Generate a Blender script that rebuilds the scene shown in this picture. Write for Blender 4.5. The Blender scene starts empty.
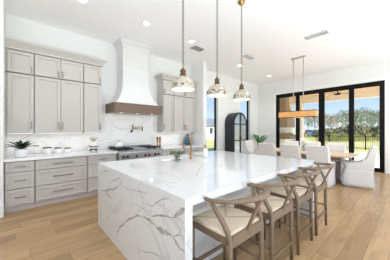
import bpy, math, random
from mathutils import Vector
random.seed(7)
PI = math.pi
D = bpy.data
COL = bpy.context.scene.collection
SC = bpy.context.scene

# ------------------------------------------------------------------ camera
cam = D.objects.new('camera', D.cameras.new('camera')); COL.objects.link(cam)
CAMH = 1.41; YAW = math.radians(48.3)
cam.location = (0, 0, CAMH); cam.rotation_euler = (PI/2, 0, YAW - PI/2)
cam.data.sensor_width = 36.0; cam.data.lens = 36.0*196/390; cam.data.clip_end = 500; cam.data.clip_start = .05
SC.camera = cam

# ------------------------------------------------------------------ world, sun, fill lamps, exposure
SC.view_settings.view_transform = 'Standard'; SC.view_settings.look = 'None'
SC.view_settings.gamma = 1.0; SC.view_settings.use_curve_mapping = False
SC.view_settings.exposure = 0.05
SC.cycles.use_denoising = True
SC.cycles.max_bounces = 10; SC.cycles.diffuse_bounces = 6; SC.cycles.transparent_max_bounces = 12
SC.cycles.sample_clamp_indirect = 8.0
w = D.worlds.new('sky'); SC.world = w; w.use_nodes = True
nt = w.node_tree; bg = nt.nodes['Background']
tc = nt.nodes.new('ShaderNodeTexCoord'); sx = nt.nodes.new('ShaderNodeSeparateXYZ')
cr = nt.nodes.new('ShaderNodeValToRGB')
nt.links.new(tc.outputs['Generated'], sx.inputs[0]); nt.links.new(sx.outputs['Z'], cr.inputs[0]); nt.links.new(cr.outputs[0], bg.inputs[0])
cr.color_ramp.elements[0].position = 0.0; cr.color_ramp.elements[0].color = (.78, .86, .97, 1)
cr.color_ramp.elements[1].position = 0.5; cr.color_ramp.elements[1].color = (.26, .50, .92, 1)
e = cr.color_ramp.elements.new(0.12); e.color = (.50, .70, .96, 1)
bg.inputs[1].default_value = 1.1

def light(name, kind, loc, energy, color=(1, 1, 1), rot=(0, 0, 0), **kw):
    l = D.lights.new(name, kind); l.energy = energy; l.color = color
    for k, v in kw.items(): setattr(l, k, v)
    o = D.objects.new(name, l); COL.objects.link(o); o.location = loc; o.rotation_euler = rot
    return o
# sun stands behind and to the right of the camera, outside; overlong unseen eaves are added to keep it off the room
s = light('sun', 'SUN', (0, 0, 20), 9.0, (1, .97, .92), angle=.01)
s.rotation_euler = Vector((.06, .80, -.58)).to_track_quat('-Z', 'Y').to_euler()
# lamps added at unseen rear windows as daylight, tilted up to brighten the ceiling
DAY = (.84, .93, 1)
for x_, e_, up_ in ((-3.0, 8, .5), (1.6, 10, .5), (6.2, 62, .1)):
    light('rear_window_fill', 'AREA', (x_, -2.9, 1.75), e_, DAY, (PI/2+up_, 0, 0), shape='RECTANGLE', size=3.6, size_y=2.6)
# fill lamps added near the unseen floor, facing up to brighten the ceiling
for x_, e_ in ((-3.0, 240), (1.6, 240), (6.2, 80)):
    light('ceiling_fill_lamp', 'AREA', (x_, -1.9, .12), e_, (.77, .88, 1), (PI, 0, 0), shape='RECTANGLE', size=4.0, size_y=1.8)

# ------------------------------------------------------------------ materials
def srgb(r, g, b):
    f = lambda c: (c/255/12.92) if c/255 <= .04045 else ((c/255+.055)/1.055)**2.4
    return (f(r), f(g), f(b), 1)
def mat(name, col, rough=.5, metal=0.0, var=.04, scale=12.0, stretch=(1, 1, 1), bump=0.0, emit=None, spec=.5, coat=0):
    m = D.materials.new(name); m.use_nodes = True; n = m.node_tree; p = n.nodes['Principled BSDF']
    p.inputs['Roughness'].default_value = rough; p.inputs['Metallic'].default_value = metal
    p.inputs['Specular IOR Level'].default_value = spec; p.inputs['Coat Weight'].default_value = coat
    t = n.nodes.new('ShaderNodeTexCoord'); mp = n.nodes.new('ShaderNodeMapping'); mp.inputs['Scale'].default_value = stretch
    nz = n.nodes.new('ShaderNodeTexNoise'); nz.inputs['Scale'].default_value = scale; nz.inputs['Detail'].default_value = 4
    n.links.new(t.outputs['Object'], mp.inputs[0]); n.links.new(mp.outputs[0], nz.inputs['Vector'])
    r = n.nodes.new('ShaderNodeValToRGB'); n.links.new(nz.outputs[0], r.inputs[0])
    r.color_ramp.elements[0].position = .3; r.color_ramp.elements[1].position = .7
    r.color_ramp.elements[0].color = tuple(c*(1-var) for c in col[:3]) + (1,)
    r.color_ramp.elements[1].color = tuple(min(1, c*(1+var)) for c in col[:3]) + (1,)
    n.links.new(r.outputs[0], p.inputs['Base Color'])
    if bump:
        b = n.nodes.new('ShaderNodeBump'); b.inputs['Strength'].default_value = bump; b.inputs['Distance'].default_value = .01
        n.links.new(nz.outputs[0], b.inputs['Height']); n.links.new(b.outputs[0], p.inputs['Normal'])
    if emit:
        p.inputs['Emission Color'].default_value = col; p.inputs['Emission Strength'].default_value = emit
    return m
def two_tone(name, a, b, lo, hi, scale, rough=.5, stretch=(1, 1, 1), detail=5, metal=0):
    m = mat(name, a, rough, metal, 0, scale, stretch)
    n = m.node_tree; r = [x for x in n.nodes if x.type == 'VALTORGB'][0]; nz = [x for x in n.nodes if x.type == 'TEX_NOISE'][0]
    nz.inputs['Detail'].default_value = detail
    r.color_ramp.elements[0].position = lo; r.color_ramp.elements[1].position = hi
    r.color_ramp.elements[0].color = a; r.color_ramp.elements[1].color = b
    return m
M = {}
M['wall'] = mat('wall_paint', srgb(237, 237, 236), .75, var=.006, scale=3)
M['ceiling'] = mat('ceiling_paint', srgb(252, 252, 253), .85, var=.003, scale=2)
M['trim'] = mat('trim_paint', srgb(242, 242, 240), .45, var=.005)
M['cabinet'] = mat('greige_cabinet_paint', srgb(200, 195, 190), .42, var=.02, scale=30, stretch=(1, 1, .15))
M['cabinet_dark'] = mat('cabinet_shadow_gap', srgb(120, 114, 106), .6, var=.02)
M['pull'] = mat('champagne_pull_metal', srgb(136, 128, 116), .35, .8)
M['plaster'] = mat('hood_plaster', srgb(225, 225, 225), .7, var=.006, scale=6)
M['hood_wood'] = mat('hood_wood', srgb(120, 97, 82), .5, var=.16, scale=7, stretch=(1, 8, 14))
M['steel'] = mat('stainless_steel', srgb(158, 158, 160), .38, .9, var=.03, scale=20, stretch=(1, 1, 20))
M['iron'] = mat('cast_iron', srgb(42, 43, 46), .5, .2)
M['red'] = mat('red_knob', srgb(92, 12, 26), .3)
M['brass'] = mat('brushed_brass', srgb(172, 136, 92), .3, .9)
M['gold'] = mat('antique_gold', srgb(100, 75, 45), .5, .5, var=.2, scale=60)
M['black'] = mat('black_metal', srgb(14, 14, 15), .5, 0, spec=.2)
M['ironblack'] = mat('charcoal_cabinet_paint', srgb(29, 33, 39), .4, var=.05)
M['mirror'] = mat('cabinet_glass', srgb(200, 203, 206), .2, .8, var=.02)
M['stool_wood'] = mat('weathered_oak', srgb(122, 101, 80), .5, var=.2, scale=16, stretch=(6, 6, .8))
M['table_wood'] = mat('table_oak', srgb(214, 190, 156), .4, var=.10, scale=9, stretch=(9, .7, 9))
M['table_base'] = mat('table_base_wood', srgb(128, 106, 84), .5, var=.15, scale=9)
M['pewter'] = mat('table_leg_pewter', srgb(150, 150, 148), .4, .4, var=.1)
M['linen'] = mat('slipcover_linen', srgb(220, 217, 216), .9, var=.02, scale=40, bump=.05)
M['pillow'] = mat('pillow_linen', srgb(205, 203, 200), .9, var=.03, scale=40)
M['ceramic'] = mat('white_ceramic', srgb(244, 243, 241), .2, var=.01)
M['darklid'] = mat('dark_wood_lid', srgb(92, 78, 70), .5, var=.15)
M['leaf_dark'] = two_tone('agave_leaf', srgb(28, 42, 32), srgb(74, 100, 66), .35, .7, 6, .4)
M['leaf_light'] = two_tone('young_leaf', srgb(92, 128, 70), srgb(140, 165, 95), .35, .7, 6, .45)
M['leaf_palm'] = two_tone('palm_leaf', srgb(30, 110, 70), srgb(110, 180, 100), .35, .65, 5, .4)
M['herb'] = two_tone('herb_leaf', srgb(66, 96, 52), srgb(140, 164, 98), .35, .7, 20, .5)
M['stem'] = mat('plant_stem', srgb(92, 110, 64), .6, var=.1)
M['soil'] = mat('potting_soil', srgb(40, 34, 30), .9, var=.2)
M['teal'] = two_tone('teal_glaze', srgb(18, 62, 92), srgb(52, 120, 150), .35, .7, 14, .15)
M['millwood'] = mat('mill_wood', srgb(166, 126, 92), .4, var=.1, scale=20, stretch=(1, 1, 5))
M['shade_cream'] = two_tone('distressed_enamel', srgb(198, 190, 175), srgb(180, 170, 152), .4, .6, 20, .45)
M['lens'] = mat('lit_lamp_diffuser', (1, .97, .92, 1), .5, emit=2.2)
M['led'] = mat('lit_led_strip', (1, .97, .92, 1), .5, emit=.9)
M['downlight'] = mat('lit_downlight_lens', (1, .97, .93, 1), .5, emit=9.0)
M['amber'] = mat('amber_mica_shade', srgb(222, 166, 102), .6, var=.16, scale=6, emit=.2)
M['nickel'] = mat('polished_nickel', srgb(196, 188, 174), .35, .7)
M['vent'] = mat('vent_metal', srgb(132, 133, 135), .5, .1)
M['vent_light'] = mat('vent_white_metal', srgb(198, 198, 198), .5)
M['patio_ceiling'] = mat('patio_ceiling_wood', srgb(240, 200, 146), .6, var=.14, scale=4, stretch=(9, .5, 1))
M['stucco'] = mat('cream_stucco', srgb(242, 232, 212), .85, var=.04, scale=30)
M['taupe'] = mat('taupe_hood_paint', srgb(150, 134, 112), .7, var=.03)
M['concrete'] = mat('patio_concrete', srgb(228, 225, 220), .8, var=.05, scale=3)
M['grass'] = two_tone('lawn', srgb(150, 154, 84), srgb(206, 192, 126), .35, .68, .35, .95, detail=8)
M['tree1'] = two_tone('olive_foliage', srgb(84, 102, 60), srgb(140, 150, 98), .35, .7, .8, .8)
M['tree2'] = two_tone('grey_green_foliage', srgb(104, 112, 92), srgb(158, 162, 138), .35, .7, .8, .8)
M['tree3'] = two_tone('tawny_foliage', srgb(136, 128, 104), srgb(176, 166, 138), .35, .7, .8, .8)
M['bark'] = mat('pale_bark', srgb(150, 138, 120), .9, var=.2, scale=3)
M['shrub'] = two_tone('dark_shrub', srgb(88, 94, 66), srgb(138, 132, 98), .35, .7, 1.2, .85)
M['hay'] = two_tone('dry_reeds', srgb(172, 166, 92), srgb(214, 202, 140), .35, .7, 1.5, .9)
M['house'] = mat('white_siding', srgb(230, 232, 234), .7, var=.03)
M['roof'] = mat('grey_shingle', srgb(110, 116, 124), .8, var=.1)
M['blue'] = mat('blue_car_paint', srgb(70, 130, 178), .3)
M['redcar'] = mat('red_car_paint', srgb(150, 64, 56), .3)
M['rubber'] = mat('tyre_rubber', srgb(30, 30, 32), .8)
M['darkglass'] = mat('dark_glass', srgb(60, 70, 78), .1)
M['vein'] = two_tone('marble_vein', srgb(152, 149, 147), srgb(184, 182, 180), .35, .65, 14, .18)
M['vein_faint'] = two_tone('marble_vein_faint', srgb(178, 177, 176), srgb(200, 199, 198), .35, .65, 9, .15)
M['vein_gold'] = two_tone('backsplash_vein', srgb(196, 192, 188), srgb(214, 210, 204), .35, .65, 9, .15)

def marble(name, scale=1.0, base=(218, 219, 220), tint=(202, 202, 203), rough=.05):
    m = mat(name, srgb(*base), rough, 0, 0)
    n = m.node_tree; p = n.nodes['Principled BSDF']
    t = n.nodes.new('ShaderNodeTexCoord'); mp = n.nodes.new('ShaderNodeMapping'); mp.inputs['Rotation'].default_value = (.4, .3, .6)
    mp.inputs['Scale'].default_value = (scale,)*3
    n.links.new(t.outputs['Object'], mp.inputs[0])
    a = n.nodes.new('ShaderNodeTexNoise'); a.inputs['Scale'].default_value = 1.1; a.inputs['Detail'].default_value = 6; a.inputs['Distortion'].default_value = .6
    n.links.new(mp.outputs[0], a.inputs['Vector'])
    s1 = n.nodes.new('ShaderNodeMath'); s1.operation = 'SUBTRACT'; s1.inputs[1].default_value = .5
    s2 = n.nodes.new('ShaderNodeMath'); s2.operation = 'ABSOLUTE'
    n.links.new(a.outputs[0], s1.inputs[0]); n.links.new(s1.outputs[0], s2.inputs[0])
    r = n.nodes.new('ShaderNodeValToRGB'); r.color_ramp.elements[0].position = 0; r.color_ramp.elements[1].position = .010
    r.color_ramp.elements[0].color = srgb(*tint); r.color_ramp.elements[1].color = srgb(*base)
    n.links.new(s2.outputs[0], r.inputs[0]); n.links.new(r.outputs[0], p.inputs['Base Color'])
    return m
M['marble'] = marble('island_marble', 1.0, rough=.045)
M['marble_body'] = marble('island_panel_marble', 1.3, base=(232, 233, 235), tint=(206, 208, 212), rough=.25)
M['quartz'] = mat('white_quartz', srgb(234, 234, 234), .15, var=.015, scale=5)
M['splash'] = marble('backsplash_marble', .8, base=(240, 239, 238), tint=(230, 229, 227), rough=.15)

def floor_mat():
    m = mat('oak_plank_floor', srgb(190, 160, 126), .28, 0, 0)
    n = m.node_tree; p = n.nodes['Principled BSDF']
    t = n.nodes.new('ShaderNodeTexCoord')
    b = n.nodes.new('ShaderNodeTexBrick'); b.offset = 0; b.inputs['Scale'].default_value = 1
    b.inputs['Brick Width'].default_value = 2.1; b.inputs['Row Height'].default_value = .19; b.inputs['Mortar Size'].default_value = .0024
    b.inputs['Mortar Smooth'].default_value = .3; b.inputs['Bias'].default_value = 0
    b.inputs['Color1'].default_value = srgb(190, 156, 114); b.inputs['Color2'].default_value = srgb(158, 126, 90); b.inputs['Mortar'].default_value = srgb(112, 88, 66)
    sp_ = n.nodes.new('ShaderNodeSeparateXYZ'); n.links.new(t.outputs['Object'], sp_.inputs[0])
    def mth(op, a, v):
        q = n.nodes.new('ShaderNodeMath'); q.operation = op; n.links.new(a, q.inputs[0])
        if isinstance(v, float): q.inputs[1].default_value = v
        elif v is not None: n.links.new(v, q.inputs[1])
        return q.outputs[0]
    row = mth('FLOOR', mth('DIVIDE', sp_.outputs['Y'], .19), None)
    wn = n.nodes.new('ShaderNodeTexWhiteNoise'); wn.noise_dimensions = '1D'; n.links.new(row, wn.inputs['W'])
    xx = mth('ADD', sp_.outputs['X'], mth('MULTIPLY', wn.outputs['Value'], 2.1))
    cb = n.nodes.new('ShaderNodeCombineXYZ'); n.links.new(xx, cb.inputs[0]); n.links.new(sp_.outputs['Y'], cb.inputs[1])
    n.links.new(cb.outputs[0], b.inputs['Vector'])
    mp = n.nodes.new('ShaderNodeMapping'); mp.inputs['Scale'].default_value = (1.1, 9, 1)
    z = n.nodes.new('ShaderNodeTexNoise'); z.inputs['Scale'].default_value = 2.0; z.inputs['Detail'].default_value = 7; z.inputs['Distortion'].default_value = .8
    n.links.new(cb.outputs[0], mp.inputs[0]); n.links.new(mp.outputs[0], z.inputs['Vector'])
    r = n.nodes.new('ShaderNodeValToRGB'); r.color_ramp.elements[0].position = .3; r.color_ramp.elements[1].position = .62
    r.color_ramp.elements[0].color = (.80, .78, .75, 1); r.color_ramp.elements[1].color = (1.06, 1.06, 1.06, 1)
    n.links.new(z.outputs[0], r.inputs[0])
    x = n.nodes.new('ShaderNodeMix'); x.data_type = 'RGBA'; x.blend_type = 'MULTIPLY'; x.inputs[0].default_value = 1
    n.links.new(b.outputs[0], x.inputs[6]); n.links.new(r.outputs[0], x.inputs[7]); n.links.new(x.outputs[2], p.inputs['Base Color'])
    return m
M['floor'] = floor_mat()
def glass_mat(name, tint=(1, 1, 1, 1), refl=.06):
    m = D.materials.new(name); m.use_nodes = True; n = m.node_tree; n.nodes.clear()
    o = n.nodes.new('ShaderNodeOutputMaterial'); x = n.nodes.new('ShaderNodeMixShader'); t = n.nodes.new('ShaderNodeBsdfTransparent'); g = n.nodes.new('ShaderNodeBsdfGlossy')
    g.inputs['Roughness'].default_value = .02; t.inputs[0].default_value = tint; x.inputs[0].default_value = refl
    n.links.new(t.outputs[0], x.inputs[1]); n.links.new(g.outputs[0], x.inputs[2]); n.links.new(x.outputs[0], o.inputs[0])
    return m
M['glass'] = glass_mat('window_glass', (.985, .99, .99, 1), .012)
M['vase_glass'] = glass_mat('clear_glass', (.86, .9, .9, 1), .16)
def woven():
    m = mat('paper_cord', srgb(222, 206, 182), .85, 0, 0)
    n = m.node_tree; p = n.nodes['Principled BSDF']
    t = n.nodes.new('ShaderNodeTexCoord'); wv = n.nodes.new('ShaderNodeTexWave'); wv.inputs['Scale'].default_value = 26; wv.inputs['Distortion'].default_value = 1.2
    n.links.new(t.outputs['Object'], wv.inputs['Vector'])
    r = n.nodes.new('ShaderNodeValToRGB'); r.color_ramp.elements[0].color = srgb(202, 184, 158); r.color_ramp.elements[1].color = srgb(228, 213, 190)
    n.links.new(wv.outputs[0], r.inputs[0]); n.links.new(r.outputs[0], p.inputs['Base Color'])
    b = n.nodes.new('ShaderNodeBump'); b.inputs['Strength'].default_value = .3; b.inputs['Distance'].default_value = .004
    n.links.new(wv.outputs[0], b.inputs['Height']); n.links.new(b.outputs[0], p.inputs['Normal'])
    return m
M['cord'] = woven()
M['cord_dark'] = mat('paper_cord_seam', srgb(170, 150, 126), .85)
M['rust_patch'] = two_tone('rust_wear', srgb(84, 66, 42), srgb(128, 104, 68), .35, .65, 40, .6)

# ------------------------------------------------------------------ mesh helpers
ORG = {}
class MB:
    def __init__(s): s.v = []; s.f = []; s.sm = []; s.mi = []
    def add(s, vs, fs, smooth=False, mi=0):
        o = len(s.v); s.v += [tuple(p) for p in vs]
        for f in fs: s.f.append(tuple(i+o for i in f)); s.sm.append(smooth); s.mi.append(mi)
        return s
    def box(s, x0, x1, y0, y1, z0, z1, mi=0):
        return s.add([(x0,y0,z0),(x1,y0,z0),(x1,y1,z0),(x0,y1,z0),(x0,y0,z1),(x1,y0,z1),(x1,y1,z1),(x0,y1,z1)],
              [(0,3,2,1),(4,5,6,7),(0,1,5,4),(1,2,6,5),(2,3,7,6),(3,0,4,7)], False, mi)
    def loft(s, rings, smooth=True, caps=True, mi=0, closed=True):
        n = len(rings[0]); vs = [p for r in rings for p in r]; fs = []
        for i in range(len(rings)-1):
            for j in range(n if closed else n-1):
                k = (j+1) % n
                fs.append((i*n+j, i*n+k, (i+1)*n+k, (i+1)*n+j))
        if caps:
            fs.append(tuple(reversed(range(n)))); fs.append(tuple(range((len(rings)-1)*n, len(rings)*n)))
        return s.add(vs, fs, smooth, mi)
    def lathe(s, prof, c=(0, 0, 0), n=20, smooth=True, caps=True, mi=0, axis='z'):
        rings = []
        for r, z in prof:
            ring = []
            for k in range(n):
                a = 2*PI*k/n; x, y = r*math.cos(a), r*math.sin(a)
                p = (x, y, z) if axis == 'z' else ((x, -z, y) if axis == '-y' else (z, x, y))
                ring.append((p[0]+c[0], p[1]+c[1], p[2]+c[2]))
            rings.append(ring)
        return s.loft(rings, smooth, caps, mi)
    def tube(s, pts, r, n=8, caps=True, flat=1.0, mi=0):
        pts = [Vector(p) for p in pts]; m = len(pts); rs = r if isinstance(r, (list, tuple)) else [r]*m
        rings = []; up = None
        for i, p in enumerate(pts):
            t = (pts[min(i+1, m-1)] - pts[max(i-1, 0)]).normalized()
            if up is None:
                up = Vector((0, 0, 1)) if abs(t.z) < .9 else Vector((1, 0, 0))
            a = t.cross(up)
            if a.length < 1e-5: a = t.cross(Vector((0, 1, 0)))
            a.normalize(); b = a.cross(t).normalized(); up = b
            rings.append([p + a*math.cos(2*PI*k/n)*rs[i] + b*math.sin(2*PI*k/n)*rs[i]*flat for k in range(n)])
        return s.loft(rings, True, caps, mi)
    def prism(s, poly, a0, a1, plane='xz', mi=0, smooth=False):
        f = {'xz': lambda u, v, w: (u, w, v), 'yz': lambda u, v, w: (w, u, v), 'xy': lambda u, v, w: (u, v, w)}[plane]
        return s.loft([[f(u, v, a0) for u, v in poly], [f(u, v, a1) for u, v in poly]], smooth, True, mi)
    def leaf(s, base, ang, length, width, lift, droop, n=7, mi=0, fold=.25):
        # a long leaf rising from base and arching over
        vs = []; fs = []
        dx, dy = math.cos(ang), math.sin(ang)
        for i in range(n):
            t = i/(n-1)
            rr = length*t*math.cos(lift*(1-.4*t)); zz = length*(math.sin(lift)*t - droop*t*t)
            wd = width*(math.sin(PI*min(1, .12+.88*t)))**.8*.5 + .0006
            c = Vector((base[0]+dx*rr, base[1]+dy*rr, base[2]+zz)); q = Vector((-dy, dx, 0))*wd
            vs += [c - q + Vector((0, 0, wd*fold)), c, c + q + Vector((0, 0, wd*fold))]
        for i in range(n-1):
            o = i*3; fs += [(o, o+1, o+4, o+3), (o+1, o+2, o+5, o+4)]
        return s.add(vs, fs, True, mi)
    def build(s, name, mats, parent=None, bevel=0, label=None, kind=None, world=True, solid=0, sub=0, seg=2):
        me = D.meshes.new(name); 
        o0 = ORG.get(parent, (0, 0, 0)) if (parent is not None and world) else (0, 0, 0)
        me.from_pydata([(x-o0[0], y-o0[1], z-o0[2]) for x, y, z in s.v], [], s.f)
        for p, sm, mi in zip(me.polygons, s.sm, s.mi): p.use_smooth = sm; p.material_index = mi
        for m_ in (mats if isinstance(mats, (list, tuple)) else [mats]): me.materials.append(m_)
        me.update()
        o = D.objects.new(name, me); COL.objects.link(o)
        if parent is not None: o.parent = parent; ORG[o] = o0
        if solid: q = o.modifiers.new('thick', 'SOLIDIFY'); q.thickness = solid; q.offset = 0
        if bevel:
            q = o.modifiers.new('bevel', 'BEVEL'); q.width = bevel; q.segments = seg; q.limit_method = 'ANGLE'; q.angle_limit = .6; q.harden_normals = False
        if sub: q = o.modifiers.new('sub', 'SUBSURF'); q.levels = sub; q.render_levels = sub
        if label: o['label'] = label
        if kind: o['kind'] = kind
        return o
def thing(name, label, cat, loc=(0, 0, 0), rotz=0, group=None):
    o = D.objects.new(name, None); COL.objects.link(o); o.location = loc; o.rotation_euler = (0, 0, rotz)
    o.empty_display_size = .1; ORG[o] = tuple(loc) if not rotz else (0, 0, 0)
    o['label'] = label; o['category'] = cat
    if group: o['group'] = group
    return o
def tag(o, label, cat, group=None):
    o['label'] = label; o['category'] = cat
    if group: o['group'] = group
    return o
def kids(o): return [c for c in D.objects if c.parent == o]
def dup(root, loc, rotz, label, group=None):
    r = root.copy(); COL.objects.link(r); r.location = loc; r.rotation_euler = (0, 0, rotz); r['label'] = label
    if group: r['group'] = group
    for ch in kids(root):
        c = ch.copy(); COL.objects.link(c); c.parent = r
        for g in kids(ch):
            d = g.copy(); COL.objects.link(d); d.parent = c
    return r
def struct(name, mb, m, parent=None, bevel=0):
    return mb.build(name, m, parent, bevel, kind='structure')
def bx(*a): return MB().box(*a)

# ------------------------------------------------------------------ room shell
CH = 3.66; KY = 5.25; WX = 8.92
struct('floor', bx(-7.2, WX+.18, -3.2, KY+.2, -.12, 0), M['floor'])
struct('ceiling', bx(-7.2, WX+.18, -3.2, KY+.2, CH, CH+.25), M['ceiling'])
def wall_holes(axis, p0, p1, a0, a1, holes):
    mb = MB(); cuts = [a0] + [c for h in holes for c in h[:2]] + [a1]
    f = (lambda u0, u1, z0, z1: mb.box(u0, u1, p0, p1, z0, z1)) if axis == 'y' else (lambda u0, u1, z0, z1: mb.box(p0, p1, u0, u1, z0, z1))
    for i in range(0, len(cuts), 2): f(cuts[i], cuts[i+1], 0, CH)
    for u0, u1, z0, z1 in holes:
        if z0 > 0: f(u0, u1, 0, z0)
        f(u0, u1, z1, CH)
    return mb
W1 = (5.06, 5.91, .10, 2.9); W2 = (7.42, 8.22, .10, 2.9)
struct('wall_kitchen', wall_holes('y', KY, KY+.2, -7.2, WX+.18, [W1, W2]), M['wall'])
struct('wall_dining', wall_holes('x', WX, WX+.18, -3.2, KY, [(.66, 4.33, 0, 3.05)]), M['wall'])
struct('wall_return', bx(4.46, 4.60, 4.59, KY, 0, CH), M['wall'])
struct('wall_left', bx(-7, -.2065, 4.45, KY, 0, CH), M['wall'])
struct('wall_rear', wall_holes('y', -3.2, -3.0, -7.2, WX, [(-4.8, -1.2, .3, 3.2), (-.2, 3.4, .3, 3.2), (4.4, 8.0, .3, 3.2)]), M['wall'])
struct('wall_side', bx(-7.2, -7.0, -3.0, KY, 0, CH), M['wall'])
struct('baseboard_left', bx(-7, -.20, 4.43, 4.45, 0, .21), M['trim'], bevel=.004)
struct('baseboard_dining', bx(WX-.018, WX, 4.45, KY, 0, .18), M['trim'])
struct('baseboard_right', bx(WX-.018, WX, -3, .55, 0, .18), M['trim'])
struct('baseboard_kitchen', bx(4.60, WX-.02, KY-.018, KY, 0, .095).box(5.91, 7.42, KY-.018, KY, .095, .18), M['trim'])
# door casing
struct('trim_1', bx(WX-.022, WX, 4.34, 4.44, 0, 3.15).box(WX-.022, WX, .55, .65, 0, 3.15).box(WX-.022, WX, .65, 4.34, 3.06, 3.15), M['trim'], bevel=.003)
# sliding door wall
dr = MB()
dr.box(WX+.02, WX+.14, 4.22, 4.33, 0, 3.05).box(WX+.02, WX+.14, .66, .76, 0, 3.05).box(WX+.02, WX+.14, .76, 4.22, 2.95, 3.05).box(WX+.02, WX+.14, .76, 4.22, 0, .03)
d1 = struct('door_1', dr, M['black'])
for y0, y1, a, b in ((3.36, 4.22, .03, .10), (2.48, 3.36, .05, .10), (1.56, 2.48, .10, .05), (.76, 1.56, .10, .03)):
    f = MB(); X0, X1 = WX+.04, WX+.10
    f.box(X0, X1, y0, y0+b, .03, 2.95).box(X0, X1, y1-a, y1, .03, 2.95).box(X0, X1, y0+b, y1-a, 2.89, 2.95).box(X0, X1, y0+b, y1-a, .03, .13)
    pf = f.build('panel_frame', M['black'], d1, kind='structure')
    MB().box(WX+.066, WX+.074, y0+b, y1-a, .13, 2.89).build('pane', M['glass'], pf, kind='structure')
def tall_window(name, x0, x1, z0, z1):
    Y0, Y1 = KY+.10, KY+.16; t = .055
    f = MB().box(x0, x0+t, Y0, Y1, z0, z1).box(x1-t, x1, Y0, Y1, z0, z1).box(x0+t, x1-t, Y0, Y1, z1-t, z1).box(x0+t, x1-t, Y0, Y1, z0, z0+t)
    o = struct(name, f, M['black'])
    MB().box(x0+t, x1-t, KY+.125, KY+.133, z0+t, z1-t).build('pane', M['glass'], o, kind='structure')
tall_window('window_1', *W1); tall_window('window_2', *W2)

# ------------------------------------------------------------------ image-to-plane helpers for vein layouts measured on the slabs
Fv = Vector((math.cos(YAW), math.sin(YAW))); Rv = Vector((math.sin(YAW), -math.cos(YAW)))
def ray(u, v): 
    k = (u-195)/196; d = Fv + Rv*k
    return d.x, d.y, (130-v)/196
def on_x(u, v, X): a, b, c = ray(u, v); t = X/a; return (X, b*t, CAMH+c*t)
def on_y(u, v, Y): a, b, c = ray(u, v); t = Y/b; return (a*t, Y, CAMH+c*t)
def on_z(u, v, Z): a, b, c = ray(u, v); t = (Z-CAMH)/c; return (a*t, b*t, Z)
def vein(mb, pts, w, nrm, mi, seed=0, clip=None):
    # thin inlaid marble vein: a wobbling strip lying on the slab face
    rnd = random.Random(seed); P = [Vector(p) for p in pts]; fine = []
    for i in range(len(P)-1):
        for k in range(5):
            q = P[i].lerp(P[i+1], k/5)
            if k: q = q + Vector([rnd.uniform(-1, 1)*.006*(1-abs(n)) for n in nrm])
            fine.append(q)
    fine.append(P[-1]); n = Vector(nrm); vs = []; m = len(fine)
    for i, p in enumerate(fine):
        t = (fine[min(i+1, m-1)]-fine[max(0, i-1)]).normalized(); s_ = n.cross(t).normalized()
        e_ = min(1, .25+3*min(i, m-1-i)/m); ww = w*(.45+.75*rnd.random())*e_*.5
        for sg in (-1, 1):
            q = p + s_*ww*sg
            if clip: q = Vector(clip(q))
            vs.append(q + n*.0006)
    mb.add(vs, [(2*i, 2*i+1, 2*i+3, 2*i+2) for i in range(m-1)], False, mi)

# ------------------------------------------------------------------ kitchen wall: backsplash
sp = MB().box(-.20, 4.45, KY-.02, KY, .925, 1.95)
for i, (pts, wd) in enumerate([
    ([(110.6, 121.4), (117.3, 128.2), (123, 129.2), (131, 129.6)], .018), ([(124, 137), (129, 132.5), (134, 129.4), (141, 125), (149, 119)], .016),
    ([(81, 151), (88.5, 146), (96, 141), (104, 139.6), (112, 139)], .02), ([(17, 141), (25, 137.5), (33, 134.6)], .014),
    ([(148, 134), (153, 138), (160, 143)], .01), ([(70, 137), (62, 141), (55, 148)], .01), ([(38, 140), (44, 143), (50, 150)], .01), ([(168, 133), (173, 138), (181, 141)], .01)]):
    vein(sp, [on_y(u, v, KY-.02) for u, v in pts], wd, (0, -1, 0), 1, i, lambda q: (min(max(q[0], -.19), 4.44), q[1], min(max(q[2], .93), 1.94)))
sp.build('trim_2', [M['splash'], M['vein_gold']], kind='structure')

# ------------------------------------------------------------------ cabinets
def shaker(mb, x0, x1, z0, z1, yf, fr=.055, t=.024, rec=.017):
    fr = min(fr, (z1-z0)*.3)
    mb.box(x0, x0+fr, yf, yf+t, z0, z1).box(x1-fr, x1, yf, yf+t, z0, z1).box(x0+fr, x1-fr, yf, yf+t, z1-fr, z1).box(x0+fr, x1-fr, yf, yf+t, z0, z0+fr)
    mb.box(x0+fr, x1-fr, yf+rec, yf+t, z0+fr, z1-fr)
    return mb
def pull(x, z, yf, L, vert):
    mb = MB(); r = .0065
    if vert:
        mb.box(x-r, x+r, yf-.034, yf-.022, z-L/2, z+L/2)
        for d in (-1, 1): mb.box(x-r, x+r, yf-.024, yf+.001, z+d*(L/2-.02)-r, z+d*(L/2-.02)+r)
    else:
        mb.box(x-L/2, x+L/2, yf-.034, yf-.022, z-r, z+r)
        for d in (-1, 1): mb.box(x+d*(L/2-.02)-r, x+d*(L/2-.02)+r, yf-.024, yf+.001, z-r, z+r)
    return mb
UF = 4.90
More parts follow.
